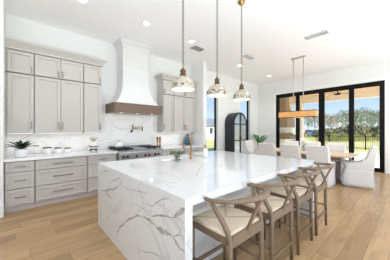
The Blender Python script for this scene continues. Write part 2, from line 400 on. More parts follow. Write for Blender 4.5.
def upper(x0, x1, label, ndoor, hside, group):
    t = thing('upper_cabinet', label, 'cabinet', (x0, UF+.02, 1.35), group=group)
    bx(x0, x1, UF+.034, KY-.022, 1.35, 2.895).build('body', M['cabinet'], t)
    MB().box(x0+.004, x1-.004, UF+.020, UF+.036, 2.452, 2.484).build('gap_shade_strip', M['cabinet_dark'], t)  # dark strip painting shade into the gap between upper and lower doors
    w_ = (x1-x0)/ndoor
    bx(x0+.03, x1-.03, UF+.10, UF+.13, 1.340, 1.3495).build('led_strip', M['led'], t)
    l = light('led_strip_light', 'AREA', ((x1-x0)/2, .10, -.014), 0.7*(x1-x0), (1, .95, .88), (0, 0, 0), shape='RECTANGLE', size=(x1-x0)-.06, size_y=.03); l.parent = t
    for k in range(ndoor):
        a, b = x0+k*w_+(.03 if x0 < -.2 else .009 if k == 0 else .004), x0+(k+1)*w_-(.009 if k == ndoor-1 else .004)
        side = hside if ndoor == 1 else (1 if k == 0 else -1)
        hx = b-.03 if side > 0 else a+.03
        for z0, z1, hz, L in ((1.358, 2.455, 1.50, .15), (2.480, 2.876, 2.56, .12)):
            d = shaker(MB(), a, b, z0, z1, UF).build('door', M['cabinet'], t, bevel=.002, seg=1)
            pull(hx, hz, UF, L, True).build('handle', M['pull'], d)
    return t
G = 'upper wall cabinets left of the range hood'
upper(-.205, .200, 'greige single-door wall cabinet above the spiky potted plant', 1, 1, G)
upper(.204, 1.050, 'greige double-door wall cabinet above the white canisters', 2, 1, G)
upper(1.054, 1.43, 'greige single-door wall cabinet next to the hood, above the gilt ornament', 1, 1, G)
G = 'upper wall cabinets right of the range hood'
upper(3.12, 3.497, 'narrow greige wall cabinet touching the right end of the range hood', 1, -1, G)
upper(3.501, 4.36, 'pale double-door wall cabinet in the corner behind the first pendant lamp', 2, 1, G)
bx(4.362, 4.458, UF+.02, KY-.022, 1.35, 2.895).build('trim_3', M['cabinet'], kind='structure')
def crown(name, x0, x1, left, right):
    mb = MB(); prof = [(0, 2.897), (-.018, 2.897), (-.024, 2.93), (-.045, 2.955), (-.085, 3.0), (-.10, 3.01), (-.10, 3.035), (0, 3.035)]
    rings = []
    if left: rings.append([(x0+p, KY-.002, z) for p, z in prof])
    rings.append([(x0+(p if left else 0), UF+.01+p, z) for p, z in prof])
    rings.append([(x1-(p if right else 0), UF+.01+p, z) for p, z in prof])
    if right: rings.append([(x1-p, KY-.002, z) for p, z in prof])
    mb.loft(rings, False, True)
    mb.box(x0, x1, UF+.008, KY-.003, 2.90, 3.03)
    mb.build(name, M['cabinet'], kind='structure')
crown('trim_4', -.205, 1.43, False, True)
crown('trim_5', 3.12, 4.455, True, False)

BF = 4.56
def base_cab(x0, x1, label, group, rows, L):
    t = thing('base_cabinet', label, 'cabinet', (x0, BF, 0), group=group)
    bx(x0, x1, BF+.034, KY-.002, .10, .873).build('body', M['cabinet'], t)
    bx(x0, x1, BF+.06, KY-.05, 0, .10).build('toe_kick', M['cabinet'], t)
    for z0, z1 in rows:
        d = shaker(MB(), x0+.011, x1-.011, z0, z1, BF).build('drawer', M['cabinet'], t, bevel=.002, seg=1)
        pull((x0+x1)/2, (z0+z1)/2, BF, L, False).build('handle', M['pull'], d)
rows = ((.112, .384), (.400, .674), (.690, .860))
G = 'drawer cabinets under the left counter'
base_cab(-.200, .196, 'narrow three-drawer base cabinet at the left wall end, under the spiky plant', G, rows, .15)
base_cab(.200, 1.046, 'wide three-drawer base cabinet under the white canisters', G, rows, .33)
base_cab(1.050, 1.660, 'three-drawer base cabinet against the left side of the range', G, rows, .15)
G = 'drawer cabinets between range and corner'
base_cab(2.865, 3.655, 'white-lit drawer base cabinet against the right side of the range', G, rows, .30)
base_cab(3.659, 4.455, 'drawer base cabinet in the corner beneath the teal jar', G, rows, .30)
tag(bx(-.205, 1.663, 4.515, KY-.021, .875, .922).build('countertop', M['quartz'], bevel=.004), 'white countertop left of the range, holding the potted plant and canisters', 'countertop')
tag(bx(2.857, 4.457, 4.515, KY-.021, .875, .922).build('countertop', M['quartz'], bevel=.004), 'white countertop right of the range, holding the teal jar and mills', 'countertop')

# ------------------------------------------------------------------ range
RX0, RX1 = 1.668, 2.852
t = thing('kitchen_range', 'wide stainless steel range with dark red knobs and black grates', 'range', (RX0, 4.50, 0))
bx(RX0, RX1, 4.53, 5.2, .12, .925).build('body', M['steel'], t, bevel=.004)
bx(RX0+.03, RX1-.03, 4.62, 5.1, 0, .12).build('toe_kick', M['iron'], t)
cp = MB().prism([(4.53, .70), (4.47, .715), (4.475, .86), (4.50, .89), (4.53, .89)], RX0, RX1, 'yz').build('control_panel', M['steel'], t, bevel=.003)
for u, v in ((123.6, 157.2), (127.8, 156.8), (137, 155.8), (145.5, 155), (149.4, 154.7), (155.2, 154.2), (158.6, 153.9)):
    p = on_y(u, v, 4.47)
    k = MB().lathe([(.031, 0), (.031, .012), (.024, .016), (.021, .045), (.017, .05)], (p[0], 4.475, .785), 14, axis='-y').build('knob', M['red'], t)
    MB().lathe([(.034, -.004), (.034, .004)], (p[0], 4.474, .785), 16, axis='-y').build('bezel', M['steel'], k)
for x0, x1 in ((RX0+.02, 2.225), (2.315, RX1-.02)):
    pass
for a, b in ((RX0+.03, 1.86), (1.87, 2.06), (2.45, 2.64), (2.65, RX1-.03)):
    g = MB()
    for yy in (4.58, 4.84, 5.10): g.box(a, b, yy-.012, yy+.012, .955, .975)
    for k in range(4):
        xx = a+.012+(b-a-.024)*k/3; g.box(xx-.007, xx+.007, 4.57, 5.11, .945, .972)
    for xx in (a+.01, b-.01):
        for yy in (4.58, 5.10): g.box(xx-.01, xx+.01, yy-.01, yy+.01, .925, .96)
    g.build('grate', M['iron'], t)
    for yy in (4.71, 4.97): MB().lathe([(.05, .925), (.05, .94), (.03, .948)], ((a+b)/2, yy, 0), 14).build('burner', M['iron'], t)
bx(2.075, 2.435, 4.58, 5.10, .925, .95).build('griddle', M['steel'], t, bevel=.003)
bx(RX0, RX1, 5.16, 5.20, .925, .99).build('back_guard', M['steel'], t)
for a, b in ((RX0+.02, 2.25), (2.27, RX1-.02)):
    d = bx(a, b, 4.505, 4.535, .16, .69).build('oven_door', M['steel'], t, bevel=.004)
    MB().tube([(a+.04, 4.46, .64), (b-.04, 4.46, .64)], .012).box(a+.06, a+.08, 4.46, 4.51, .63, .65).box(b-.08, b-.06, 4.46, 4.51, .63, .65).build('handle', M['steel'], d)

# ------------------------------------------------------------------ hood
HC = 2.252
t = thing('range_hood', 'white flared plaster range hood with brown wood band above the range', 'range hood', (HC, KY, 1.82))
def hring(hw, yf, z): return [(HC-hw, KY-.002, z), (HC-hw, yf, z), (HC+hw, yf, z), (HC+hw, KY-.002, z)]
rings = [hring(.585, 4.645, 2.055)]
for i in range(1, 13):
    q = i/12; k = (1-q)**2.3
    rings.append(hring(.345+.24*k, 4.83-.185*k, 2.055+.62*q))
rings.append(hring(.345, 4.83, 3.50))
h = MB().loft(rings, False, True)
h.build('canopy', M['plaster'], t)
MB().box(HC-.348, HC+.348, 4.827, KY-.003, 2.945, 2.955).build('joint_line', M['trim'], t)
rings = [hring(.346+p, 4.829-p, z) for p, z in ((0, 3.48), (.012, 3.49), (.02, 3.53), (.06, 3.58), (.095, 3.61), (.10, 3.655))]
MB().loft(rings, False, True).build('crown', M['plaster'], t)
b = MB().box(HC-.635, HC+.635, 4.60, 4.63, 1.83, 2.05).box(HC-.635, HC-.605, 4.63, KY-.022, 1.83, 2.05).box(HC+.605, HC+.635, 4.63, KY-.022, 1.83, 2.05)
b.box(HC-.645, HC+.645, 4.59, KY-.022, 2.045, 2.058).box(HC-.642, HC+.642, 4.593, 4.635, 1.82, 1.836)
b.build('wood_band', M['hood_wood'], t, bevel=.002, seg=1)
u = bx(HC-.604, HC+.604, 4.632, KY-.024, 1.835, 1.86).build('liner', M['steel'], t)
for dx in (-.42, 0, .42):
    MB().lathe([(.04, 1.829), (.04, 1.8355)], (HC+dx, 4.75, 0), 14).build('lamp', M['lens'], t)
    l = light('hood_lamp_light', 'POINT', (dx, 4.8-KY, -.02), .5, (1, .93, .82), shadow_soft_size=.04); l.parent = t

# ------------------------------------------------------------------ pot filler
p0 = on_y(131.5, 131.2, KY-.02); px, pz = p0[0], p0[2]
t = thing('pot_filler', 'brass folding pot filler tap on the backsplash above the range', 'faucet', (px, KY-.02, pz))
MB().lathe([(.034, .0), (.034, .012), (.016, .02), (.014, .05)], (px, KY-.021, pz), 16, axis='-y').build('wall_plate', M['gold'], t)
MB().tube([(px, 5.18, pz), (px, 5.17, pz+.04), (px, 5.165, pz+.17)], .012).build('riser', M['gold'], t)
MB().tube([(px+.005, 5.165, pz+.07), (px+.27, 5.12, pz+.07)], .011).tube([(px+.005, 5.165, pz+.115), (px+.27, 5.12, pz+.115)], .009).build('arm', M['brass'], t)
MB().tube([(px+.27, 5.12, pz+.135), (px+.27, 5.12, pz-.0)], [.014, .013]).build('spout', M['gold'], t)
MB().tube([(px, 5.165, pz+.165), (px+.05, 5.16, pz+.185)], .008).build('lever', M['gold'], t)

# ------------------------------------------------------------------ kitchen counter objects
def counter_pt(u, v): p = on_z(u, v, .922); return p[0], p[1]
# spiky plant
cx, cy = .01, 4.72
t = thing('potted_plant', 'dark spiky-leaved plant in a white round pot on the left counter', 'plant', (cx, cy, .922))
MB().lathe([(.072, .923), (.088, .935), (.094, .99), (.092, 1.055), (.084, 1.072), (.076, 1.066), (.076, 1.04)], (cx, cy, 0), 24).build('pot', M['ceramic'], t)
MB().lathe([(.076, 1.04), (.02, 1.055)], (cx, cy, 0), 16).build('soil', M['soil'], t)
rnd = random.Random(4)
L_ = MB()
for i in range(17):
    a = 2*PI*i/17*2.4; ring = i/17
    L_.leaf((cx, cy, 1.06), a, .27-.08*ring, .062, .5+.75*ring, .26-.16*ring, 8)
for a in (PI, 0, -.3, 2.9, -PI/2): L_.leaf((cx, cy, 1.06), a, .28, .055, .6, .42, 8)
L_.build('leaves', M['leaf_dark'], t, solid=.004)
L2 = MB()
for i in range(7): L2.leaf((cx, cy, 1.065), i*2.4, .17, .045, 1.15, .1, 6)
L2.build('young_leaves', M['leaf_light'], t, solid=.004)
# canisters
def canister(x, y, r, h_, label):
    t = thing('canister', label, 'canister', (x, y, .922), group='white lidded canisters on the left counter')
    MB().lathe([(r*.9, .9225), (r, .932), (r, .922+h_), (r*.94, .926+h_)], (x, y, 0), 24).build('body', M['ceramic'], t)
    l = MB().lathe([(r*.98, .9265+h_), (r*1.02, .932+h_), (r*1.0, .944+h_), (r*.9, .948+h_)], (x, y, 0), 24).build('lid', M['darklid'], t)
canister(.408, 4.95, .074, .115, 'white canister with dark lid, largest and nearest the spiky plant')
canister(.590, 4.97, .066, .098, 'middle white lidded canister of the three on the counter')
canister(.762, 5.00, .060, .082, 'smallest white lidded canister, farthest from the spiky plant')
# gilt ornament
ox, oy = 1.26, 4.93
t = thing('jar_ornament', 'white and gilt lidded jar ornament on a gold stand below the wall cabinet', 'ornament', (ox, oy, .922))
b = MB()
for dx, dy in ((-.06, -.05), (.06, -.05), (.06, .05), (-.06, .05)): b.tube([(ox+dx*1.2, oy+dy*1.2, .924), (ox+dx, oy+dy, .95), (ox+dx*.8, oy+dy*.8, .97)], .009)
b.lathe([(.075, .962), (.08, .97), (.075, .978)], (ox, oy, 0), 16).build('stand', M['gold'], t)
MB().lathe([(.04, .978), (.075, 1.0), (.085, 1.05), (.078, 1.10), (.05, 1.135), (.045, 1.15)], (ox, oy, 0), 20).build('jar_body', M['ceramic'], t)
b = MB().lathe([(.082, 1.028), (.0865, 1.034), (.0865, 1.046), (.083, 1.05)], (ox, oy, 0), 20, caps=False)
for k in range(8):
    a = k*PI/4; b.tube([(ox+.087*math.cos(a), oy+.087*math.sin(a), 1.04), (ox+.089*math.cos(a+.2), oy+.089*math.sin(a+.2), 1.015), (ox+.087*math.cos(a+.4), oy+.087*math.sin(a+.4), 1.04)], .005, 5)
b.build('gilt_band', M['gold'], t)
b = MB().lathe([(.05, 1.15), (.045, 1.165), (.02, 1.175)], (ox, oy, 0), 16)
for a, l in ((2.6, .1), (.3, .1), (1.6, .06), (3.2, .085), (-.3, .085)):
    b.tube([(ox, oy, 1.17), (ox+.5*l*math.cos(a), oy, 1.2), (ox+l*math.cos(a), oy, 1.195+.03*abs(math.sin(3*a)))], [.006, .012, .004], 6)
b.build('gilt_leaf_finial', M['brass'], t)
# kettle on the rear-left grate
kx, ky = 1.87, 5.0
t = thing('kettle', 'white kettle with dark handle on the left rear burner', 'kettle', (kx, ky, .976))
MB().lathe([(.095, .977), (.115, .99), (.118, 1.03), (.095, 1.09), (.06, 1.115), (.02, 1.12)], (kx, ky, 0), 24).build('body', M['ceramic'], t)
MB().tube([(kx+.09, ky-.02, 1.04), (kx+.14, ky-.03, 1.085), (kx+.165, ky-.035, 1.12)], [.024, .016, .012]).build('spout', M['ceramic'], t)
MB().lathe([(.012, 1.12), (.017, 1.135), (.004, 1.145)], (kx, ky, 0), 10).build('lid_knob', M['darklid'], t)
MB().tube([(kx-.08, ky, 1.10), (kx-.06, ky, 1.18), (kx+.0, ky, 1.205), (kx+.06, ky, 1.18), (kx+.08, ky, 1.10)], .009).build('handle', M['ceramic'], t)
# pepper mills
for x, y, hh, lab in ((2.99, 5.0, .30, 'brown wooden pepper mill standing next to the range'), (3.10, 5.04, .295, 'brown wooden salt mill farther from the range')):
    t = thing('pepper_mill', lab, 'mill', (x, y, .922), group='wooden mills on the right counter')
    z = .923; k = hh/.3
    MB().lathe([(.034, z), (.036, z+.02*k), (.024, z+.05*k), (.017, z+.11*k), (.032, z+.17*k), (.026, z+.195*k)], (x, y, 0), 16).build('body', M['millwood'], t)
    MB().lathe([(.018, z+.195*k), (.034, z+.22*k), (.042, z+.255*k), (.026, z+.285*k)], (x, y, 0), 16).build('cap', M['millwood'], t)
    MB().lathe([(.008, z+.283*k), (.012, z+.295*k), (.003, z+.303*k)], (x, y, 0), 10).build('knob', M['gold'], t)
# teal jar
jx, jy = 4.15, 5.03
t = thing('glazed_jar', 'round teal glazed jar with dark lid on the corner counter behind the faucet', 'jar', (jx, jy, .922))
MB().lathe([(.07, .923), (.12, .95), (.15, 1.03), (.14, 1.11), (.10, 1.17), (.065, 1.19)], (jx, jy, 0), 24).build('body', M['teal'], t)
MB().lathe([(.072, 1.191), (.075, 1.2), (.05, 1.235), (.02, 1.25), (.028, 1.27), (.012, 1.29)], (jx, jy, 0), 16).build('lid', M['iron'], t)
MB().lathe([(.151, 1.02), (.156, 1.03), (.151, 1.04)], (jx, jy, 0), 24, caps=False).build('collar', M['gold'], t)

# ------------------------------------------------------------------ island
IX0, IX1, IY0, IY1 = .868, 3.53, 1.08, 3.15
BY = 1.46
t = thing('kitchen_island', 'large white marble waterfall island with grey veins in the room centre', 'island', (IX0, IY0, 0))
SX0, SX1, SY0, SY1 = 1.98, 2.66, 2.66, 3.02       # sink cut-out
top = MB()
top.box(IX0, SX0, IY0, IY1, .86, .92).box(SX1, IX1, IY0, IY1, .86, .92).box(SX0, SX1, IY0, SY0, .86, .92).box(SX0, SX1, SY1, IY1, .86, .92)
cl = lambda q: (min(max(q[0], IX0+.002), IX1-.002), min(max(q[1], IY0+.002), IY1-.002), q[2])
for i, (pts, wd) in enumerate([([(149.7, 181.7), (161, 181.5), (172, 182.7), (180, 184)], .014), ([(160, 171.6), (168, 173.5), (176.4, 176.5), (180, 182)], .012),
     ([(150, 163), (157, 164.8), (163, 166.2)], .014), ([(176, 163.4), (185, 161.5), (196, 159.5)], .012), ([(196, 176), (199, 170), (203, 165), (210, 161)], .02), ([(230, 160), (240, 162), (252, 161)], .02)]):
    vein(top, [on_z(u, v, .92) for u, v in pts], wd, (0, 0, 1), 1, 30+i, cl)
top.build('countertop', [M['marble'], M['vein_faint']], t)
ep = MB().box(IX0, IX0+.07, IY0, IY1, 0, .8595)
ce = lambda q: (q[0], min(max(q[1], IY0+.001), IY1-.001), min(max(q[2], .001), .918))
for i, (pts, wd, mi) in enumerate([
    ([(115.2, 239.8), (119.2, 227.7), (129.3, 218.8), (137.4, 215.4), (143.5, 217.2)], .022, 1), ([(143.5, 217.2), (149.5, 220.2), (155, 226)], .03, 1),
    ([(155, 226), (159, 229.2), (166, 232.5), (171, 235.2)], .046, 1), ([(171, 235.2), (173, 237), (178, 246), (185.2, 253)], .024, 1),
    ([(151.5, 216.3), (162.3, 215.6), (173.8, 217.5)], .022, 1), ([(173.8, 217.5), (180.6, 211.7), (185.2, 208.2)], .042, 1),
    ([(145, 203), (152, 206), (162, 199.5), (170, 198), (174, 203)], .009, 1), ([(100.4, 191.2), (107.7, 190), (114.4, 189), (121, 184)], .03, 1), ([(103.8, 191), (108, 195), (112.5, 199.6)], .02, 1),
    ([(100.4, 175), (103.8, 170.8), (108.7, 171.7)], .02, 1), ([(108, 189), (112, 181), (120, 178), (122, 186)], .012, 1), ([(138.5, 190), (142.3, 200.6), (148, 213)], .008, 1), ([(121, 186), (132, 190), (150, 193)], .007, 1),
    ([(138, 250), (150.4, 252.2), (159, 256.5), (163.5, 260)], .011, 1), ([(174.6, 222), (181.5, 229.7), (178, 235), (173.7, 236.6)], .008, 1), ([(177.2, 215), (183.3, 223.7)], .009, 1), ([(173, 236.8), (178.5, 235), (184.5, 237.5)], .008, 1),
    ([(130, 203), (140, 206), (150, 214)], .007, 1), ([(163, 199), (165, 208), (172, 213)], .006, 1)]):
    vein(ep, [on_x(u, v, IX0) for u, v in pts], wd, (-1, 0, 0), mi, 60+i, ce)
ep.build('waterfall_panel', [M['marble'], M['vein']], t)
bx(IX1-.07, IX1, IY0, IY1, 0, .8595).build('waterfall_panel', M['marble'], t)
bx(IX0+.07, IX1-.07, BY, SY0-.03, .10, .8595).box(IX0+.07, IX1-.07, SY1+.02, IY1-.03, .10, .8595).box(IX0+.07, IX1-.07, SY0-.03, SY1+.02, .10, .60).build('body', M['marble_body'], t)
bx(IX0+.07, IX1-.07, BY+.02, IY1-.09, 0, .10).build('plinth', M['marble_body'], t)
sk = MB().box(SX0-.02, SX1+.02, SY0-.02, SY1+.018, .60, .62).box(SX0-.02, SX0, SY0-.02, SY1+.018, .62, .859).box(SX1, SX1+.02, SY0-.02, SY1+.018, .62, .859).box(SX0, SX1, SY0-.02, SY0, .62, .859).box(SX0, SX1, SY1, SY1+.018, .62, .859)
sk.build('sink', M['ceramic'], t)

# faucet
fp = on_z(191, 158.8, .92); fx, fy = 2.175, 2.545
t = thing('sink_faucet', 'tall brass gooseneck faucet standing on the island', 'faucet', (fx, fy, .92))
MB().lathe([(.03, .921), (.03, .93), (.02, .94), (.017, 1.05), (.014, 1.06)], (fx, fy, 0), 16).build('body', M['brass'], t)
pts = [(fx, fy, 1.05), (fx, fy, 1.19)] + [(fx, fy+.10-.10*math.cos(a), 1.20+.10*math.sin(a)) for a in [PI*k/10 for k in range(11)]] + [(fx, fy+.2, 1.16)]
MB().tube(pts, .0125, 10).build('gooseneck_spout', M['brass'], t)
MB().tube([(fx, fy+.2, 1.165), (fx, fy+.2, 1.09)], [.016, .018], 10).build('spray_head', M['brass'], t)
MB().tube([(fx-.012, fy, 1.0), (fx-.05, fy+.005, 1.0), (fx-.055, fy+.005, 1.005), (fx-.06, fy+.005, 1.06)], [.014, .012, .008, .006]).build('handle', M['brass'], t)
# sink button
bp = on_z(184.5, 160.0, .92)
tag(MB().lathe([(.018, .921), (.018, .934), (.012, .94)], (1.93, fy+.0, 0), 14).build('switch_button', M['iron']), 'small dark push button in the island top beside the faucet', 'button')
# soap bottle
bp = on_z(205.4, 157.2, .92); bxx, byy = bp[0], bp[1]
t = thing('soap_dispenser', 'white soap bottle with dark pump on the island, right of the faucet', 'soap bottle', (bxx, byy, .92))
MB().lathe([(.036, .921), (.039, .93), (.039, 1.06), (.03, 1.075), (.016, 1.082)], (bxx, byy, 0), 18).build('bottle', M['ceramic'], t)
MB().lathe([(.017, 1.082), (.017, 1.10), (.006, 1.102), (.006, 1.13), (.012, 1.132), (.012, 1.142)], (bxx, byy, 0), 12).tube([(bxx, byy, 1.137), (bxx-.04, byy+.03, 1.132)], .006, 6).build('pump', M['gold'], t)
# island herbs
hp = on_z(177.0, 161.0, .92); hx, hy = hp[0], hp[1]
t = thing('herb_bunch', 'leafy green sprigs in a small clear glass on the island', 'plant', (hx, hy, .92))
MB().lathe([(.034, .921), (.042, .93), (.046, 1.0), (.044, 1.0), (.039, .935), (.03, .926)], (hx, hy, 0), 18).build('glass_vase', M['vase_glass'], t)
S_ = MB(); H_ = MB(); rnd = random.Random(3)
for i in range(16):
    a = i*2.4; r_ = .02+.085*math.sqrt((i+.5)/16); zt = 1.09-.35*r_+rnd.uniform(-.015, .02)
    tip = (hx+r_*math.cos(a), hy+r_*math.sin(a), zt)
    S_.tube([(hx+.01*math.cos(a), hy+.01*math.sin(a), .935), (hx+.02*math.cos(a), hy+.02*math.sin(a), 1.0), tip], .0022, 5)
    for j in range(10):
        b_ = rnd.uniform(0, 2*PI); H_.leaf((tip[0]+rnd.uniform(-.018, .018), tip[1]+rnd.uniform(-.018, .018), zt-rnd.uniform(0, .05)), b_, rnd.uniform(.03, .05), .026, rnd.uniform(.1, .9), .3, 4)
S_.build('stems', M['stem'], t); H_.build('leaves', M['herb'], t)

# ------------------------------------------------------------------ stools
t = thing('counter_stool', 'weathered oak counter stool nearest the camera at the island', 'stool', (0, 0, 0), group='wishbone counter stools along the island')
HW = .215; YB, YF_ = -.205, .20
def build_stool(t):
    st = M['stool_wood']
    for sx_ in (-1, 1):
        MB().tube([(sx_*(HW+.003), YF_+.004, 0.001), (sx_*HW, YF_, .30), (sx_*(HW-.004), YF_, .655)], [.015, .019, .018], 10).build('leg', st, t, world=False)
        pts = [(sx_*HW, YB-.005, 0.001), (sx_*HW, YB, .3), (sx_*HW, YB, .60), (sx_*(HW+.006), YB+.012, .67), (sx_*(HW+.026), YB+.05, .75), (sx_*(HW+.05), YB+.10, .83), (sx_*(HW+.064), YB+.13, .89)]
        MB().tube(pts, [.016, .02, .021, .021, .02, .0185, .016], 10).build('leg', st, t, world=False)
    # bent top rail
    pts = []; rs = []
    for k in range(25):
        q = -0.06 + 1.12*k/24; a = -PI*q; cy0 = -.045; rr = .287
        if q < 0: p = (rr-.01*(-q/.06), cy0+.34*(-q), .888)
        elif q > 1: p = (-rr+.01*(q-1)/.06, cy0+.34*(q-1), .888)
        else: p = (rr*math.cos(a), cy0+rr*math.sin(a)*1.02, .888+.030*math.sin(PI*q)**1.5)
        p = (p[0]*1.005, p[1], p[2])
        pts.append(p); rs.append(.0165+.007*math.sin(PI*min(1, max(0, q)))**2)
    MB().tube(pts, rs, 10, flat=.88).build('top_rail', st, t, world=False)
    # leaning centre splat
    sec = []
    for i in range(7):
        q = i/6; y = YB+.0-.135*q**1.15; z = .60+.315*q; wd = .016+.004*q+.012*max(0, q-.6)/.4
        sec.append([(-wd, y-.011, z), (wd, y-.011, z), (wd, y+.011, z), (-wd, y+.011, z)])
    MB().loft(sec, False).build('back_splat', st, t, world=False, bevel=.004)
    # aprons
    bx(-HW+.018, HW-.018, YB-.013, YB+.013, .555, .635).build('apron', st, t, world=False, bevel=.003)
    bx(-HW+.018, HW-.018, YF_-.013, YF_+.013, .575, .635).build('apron', st, t, world=False, bevel=.003)
    for sx_ in (-1, 1): bx(sx_*HW-.013, sx_*HW+.013, YB+.018, YF_-.018, .575, .63).build('apron', st, t, world=False, bevel=.003)
    # woven seat
    N = 13; vs = []; fs = []
    x1, y0, y1 = HW+.006, YB+.012, YF_+.016
    for i in range(N):
        for j in range(N):
            u_, v_ = -1+2*i/(N-1), -1+2*j/(N-1)
            ed = max(abs(u_), abs(v_)); z = .648+.012*ed**2 - (.012 if ed > .99 else 0)
            cr_ = .004*(1-abs(abs(u_)-abs(v_))*3) if abs(abs(u_)-abs(v_)) < .33 else 0
            cut = 1-.10*(abs(u_)*abs(v_))**4
            vs.append((u_*x1*cut, (y0+y1)/2+v_*(y1-y0)/2*cut, z-cr_))
    for i in range(N-1):
        for j in range(N-1):
            a = i*N+j; fs.append((a, a+N, a+N+1, a+1))
    o = MB().add(vs, fs, True)
    se = MB(); se.v = o.v; se.f = o.f; se.sm = o.sm; se.mi = [0]*len(o.f)
    # rolled edge
    ed_ = [(-x1+.01, y0+.012), (x1-.01, y0+.012), (x1-.01, y1-.014), (-x1+.01, y1-.014)]
    for k in range(4):
        a, b = ed_[k], ed_[(k+1) % 4]; se.tube([(a[0], a[1], .640), (b[0], b[1], .640)], .0165, 8)
    for sx_ in (-1, 1):
        se.tube([(sx_*(x1-.02), y0+.02, .6565), (sx_*.02, (y0+y1)/2, .6475)], .0022, 4, mi=1); se.tube([(sx_*(x1-.02), y1-.02, .6565), (sx_*.02, (y0+y1)/2, .6475)], .0022, 4, mi=1)
    se.build('seat', [M['cord'], M['cord_dark']], t, world=False)
    # stretchers
    for sx_ in (-1, 1): MB().tube([(sx_*HW, YB+.01, .30), (sx_*HW, YF_-.01, .30)], .0115, 8).build('stretcher', st, t, world=False)
    bx(-HW+.014, HW-.014, YB-.011, YB+.011, .195, .225).build('stretcher', st, t, world=False, bevel=.003)
    bx(-HW+.014, HW-.014, YF_-.011, YF_+.011, .235, .265).build('stretcher', st, t, world=False, bevel=.003)
build_stool(t)
SY = 1.088
t.location = (1.335, SY, 0)
for x, lab in ((1.95, 'second weathered oak counter stool from the camera'), (2.56, 'third weathered oak counter stool from the camera'), (3.17, 'weathered oak counter stool at the far end of the island, nearest the dining table')):
    dup(t, (x, SY, 0), 0, lab)

# ------------------------------------------------------------------ pendants
def pendant(x, y, label):
    zb = 1.938
    t = thing('pendant_lamp', label, 'pendant lamp', (x, y, zb), group='distressed dome pendants over the island')
    prof = [(.150, 0), (.1495, .025), (.145, .06), (.134, .095), (.114, .13), (.086, .155), (.055, .170), (.034, .176)]
    sh = MB().lathe([(r, zb+z) for r, z in prof], (x, y, 0), 36, caps=False)
    sh.lathe([(r-.003, zb+z) for r, z in prof], (x, y, 0), 36, caps=False)
    sh.lathe([(.150, zb-.004), (.153, zb-.001), (.153, zb+.006), (.1495, zb+.008)], (x, y, 0), 36, caps=False)
    rnd = random.Random(int(x*100))
    for k in range(64):     # worn patches on the enamel
        a = rnd.uniform(0, 2*PI); z0 = rnd.choice([rnd.uniform(.015, .075)]*7+[rnd.uniform(.08, .15)]); n_ = 7; s_ = rnd.uniform(.007, .021)
        vs = []
        for j in range(n_):
            b_ = 2*PI*j/n_; q = s_*rnd.uniform(.5, 1.2); zz = min(.165, max(.008, z0+q*math.sin(b_)*.8))
            for i in range(len(prof)-1):
                if prof[i][1] <= zz <= prof[i+1][1]:
                    f_ = (zz-prof[i][1])/(prof[i+1][1]-prof[i][1]); r_ = prof[i][0]+f_*(prof[i+1][0]-prof[i][0]); break
            aa = a+q*math.cos(b_)/max(r_, .03)
            vs.append((x+(r_+.0012)*math.cos(aa), y+(r_+.0012)*math.sin(aa), zb+zz))
        sh.add(vs, [tuple(range(n_))], False, 1)
    s_ = sh.build('shade', [M['shade_cream'], M['rust_patch']], t)
    MB().lathe([(.02, zb+.012), (.147, zb+.012)], (x, y, 0), 32, caps=False).lathe([(.0, zb+.012), (.0205, zb+.0121)], (x, y, 0), 32, caps=False).build('diffuser', M['lens'], t)
    MB().lathe([(.036, zb+.173), (.044, zb+.182), (.040, zb+.20), (.034, zb+.205), (.036, zb+.238), (.040, zb+.243), (.036, zb+.256), (.018, zb+.262), (.014, zb+.285), (.006, zb+.29)], (x, y, 0), 18).build('neck', M['gold'], t)
    ck = MB(); z = zb+.30
    ck.tube([(x+.016*math.cos(a), y, zb+.305+.016*math.sin(a)) for a in [2*PI*k/10 for k in range(11)]], .0035, 5)
    k = 0; z = zb+.325
    while z < CH-.07:
        ring = [(.012*math.cos(a), .018*math.sin(a)) for a in [2*PI*j/8 for j in range(9)]]
        ck.tube([(x+(u*.75 if k % 2 else u*.66), y+(u*.66 if k % 2 else -u*.75), z+.012+v) for u, v in ring], .0036, 4)
        z += .027; k += 1
    ck.tube([(x+.006, y, zb+.30), (x+.006, y, CH-.05)], .002, 4)
    ck.build('chain', M['pull'], t)
    MB().lathe([(.012, CH-.075), (.022, CH-.06), (.055, CH-.035), (.062, CH-.012), (.062, CH-.001)], (x, y, 0), 22).build('canopy', M['brass'], t)
    l = light('pendant_bulb', 'POINT', (0, 0, -.05), 1.6, (1, .93, .84), shadow_soft_size=.08); l.parent = t
pendant(1.59, 2.02, 'cream distressed dome pendant nearest the range hood, first of three')
pendant(2.265, 2.03, 'middle cream distressed dome pendant, in front of the narrow window')
pendant(2.89, 2.02, 'cream distressed dome pendant nearest the dining table')

# ------------------------------------------------------------------ ceiling fittings
def on_ceil(u, v): return on_z(u, v, CH)
for i, (u, v, lab) in enumerate([(82.5, 0.3, 'recessed ceiling light above the left wall cabinets'), (146.7, 23.7, 'recessed ceiling light in front of the range hood'), (191.5, 41.5, 'recessed ceiling light beside the square vent'),
      (239.7, 65.5, 'faint recessed ceiling light between the middle vent and the wall corner'), (269, 76, 'recessed ceiling light near the wall corner and sliding door'), (353, 29.5, 'recessed ceiling light nearest the long white slot vent'), (367.3, 53.3, 'recessed ceiling light close above the sliding door wall')]):
    p = on_ceil(u, v)
    t = thing('recessed_light', lab, 'ceiling light', (p[0], p[1], CH), group='recessed ceiling lights')
    MB().lathe([(.062, CH-.004), (.085, CH-.006), (.09, CH-.001)], p[:2]+(0,), 22, caps=False).build('trim_ring', M['trim'], t)
    MB().lathe([(.0, CH-.0035), (.065, CH-.003)], p[:2]+(0,), 22, caps=False).build('lens', M['downlight'], t)
    l = light('downlight', 'SPOT', (0, 0, -.02), 50 if i in (3, 4, 6) else 18, (1, .97, .93), spot_size=2.3, spot_blend=.8, shadow_soft_size=.06); l.parent = t
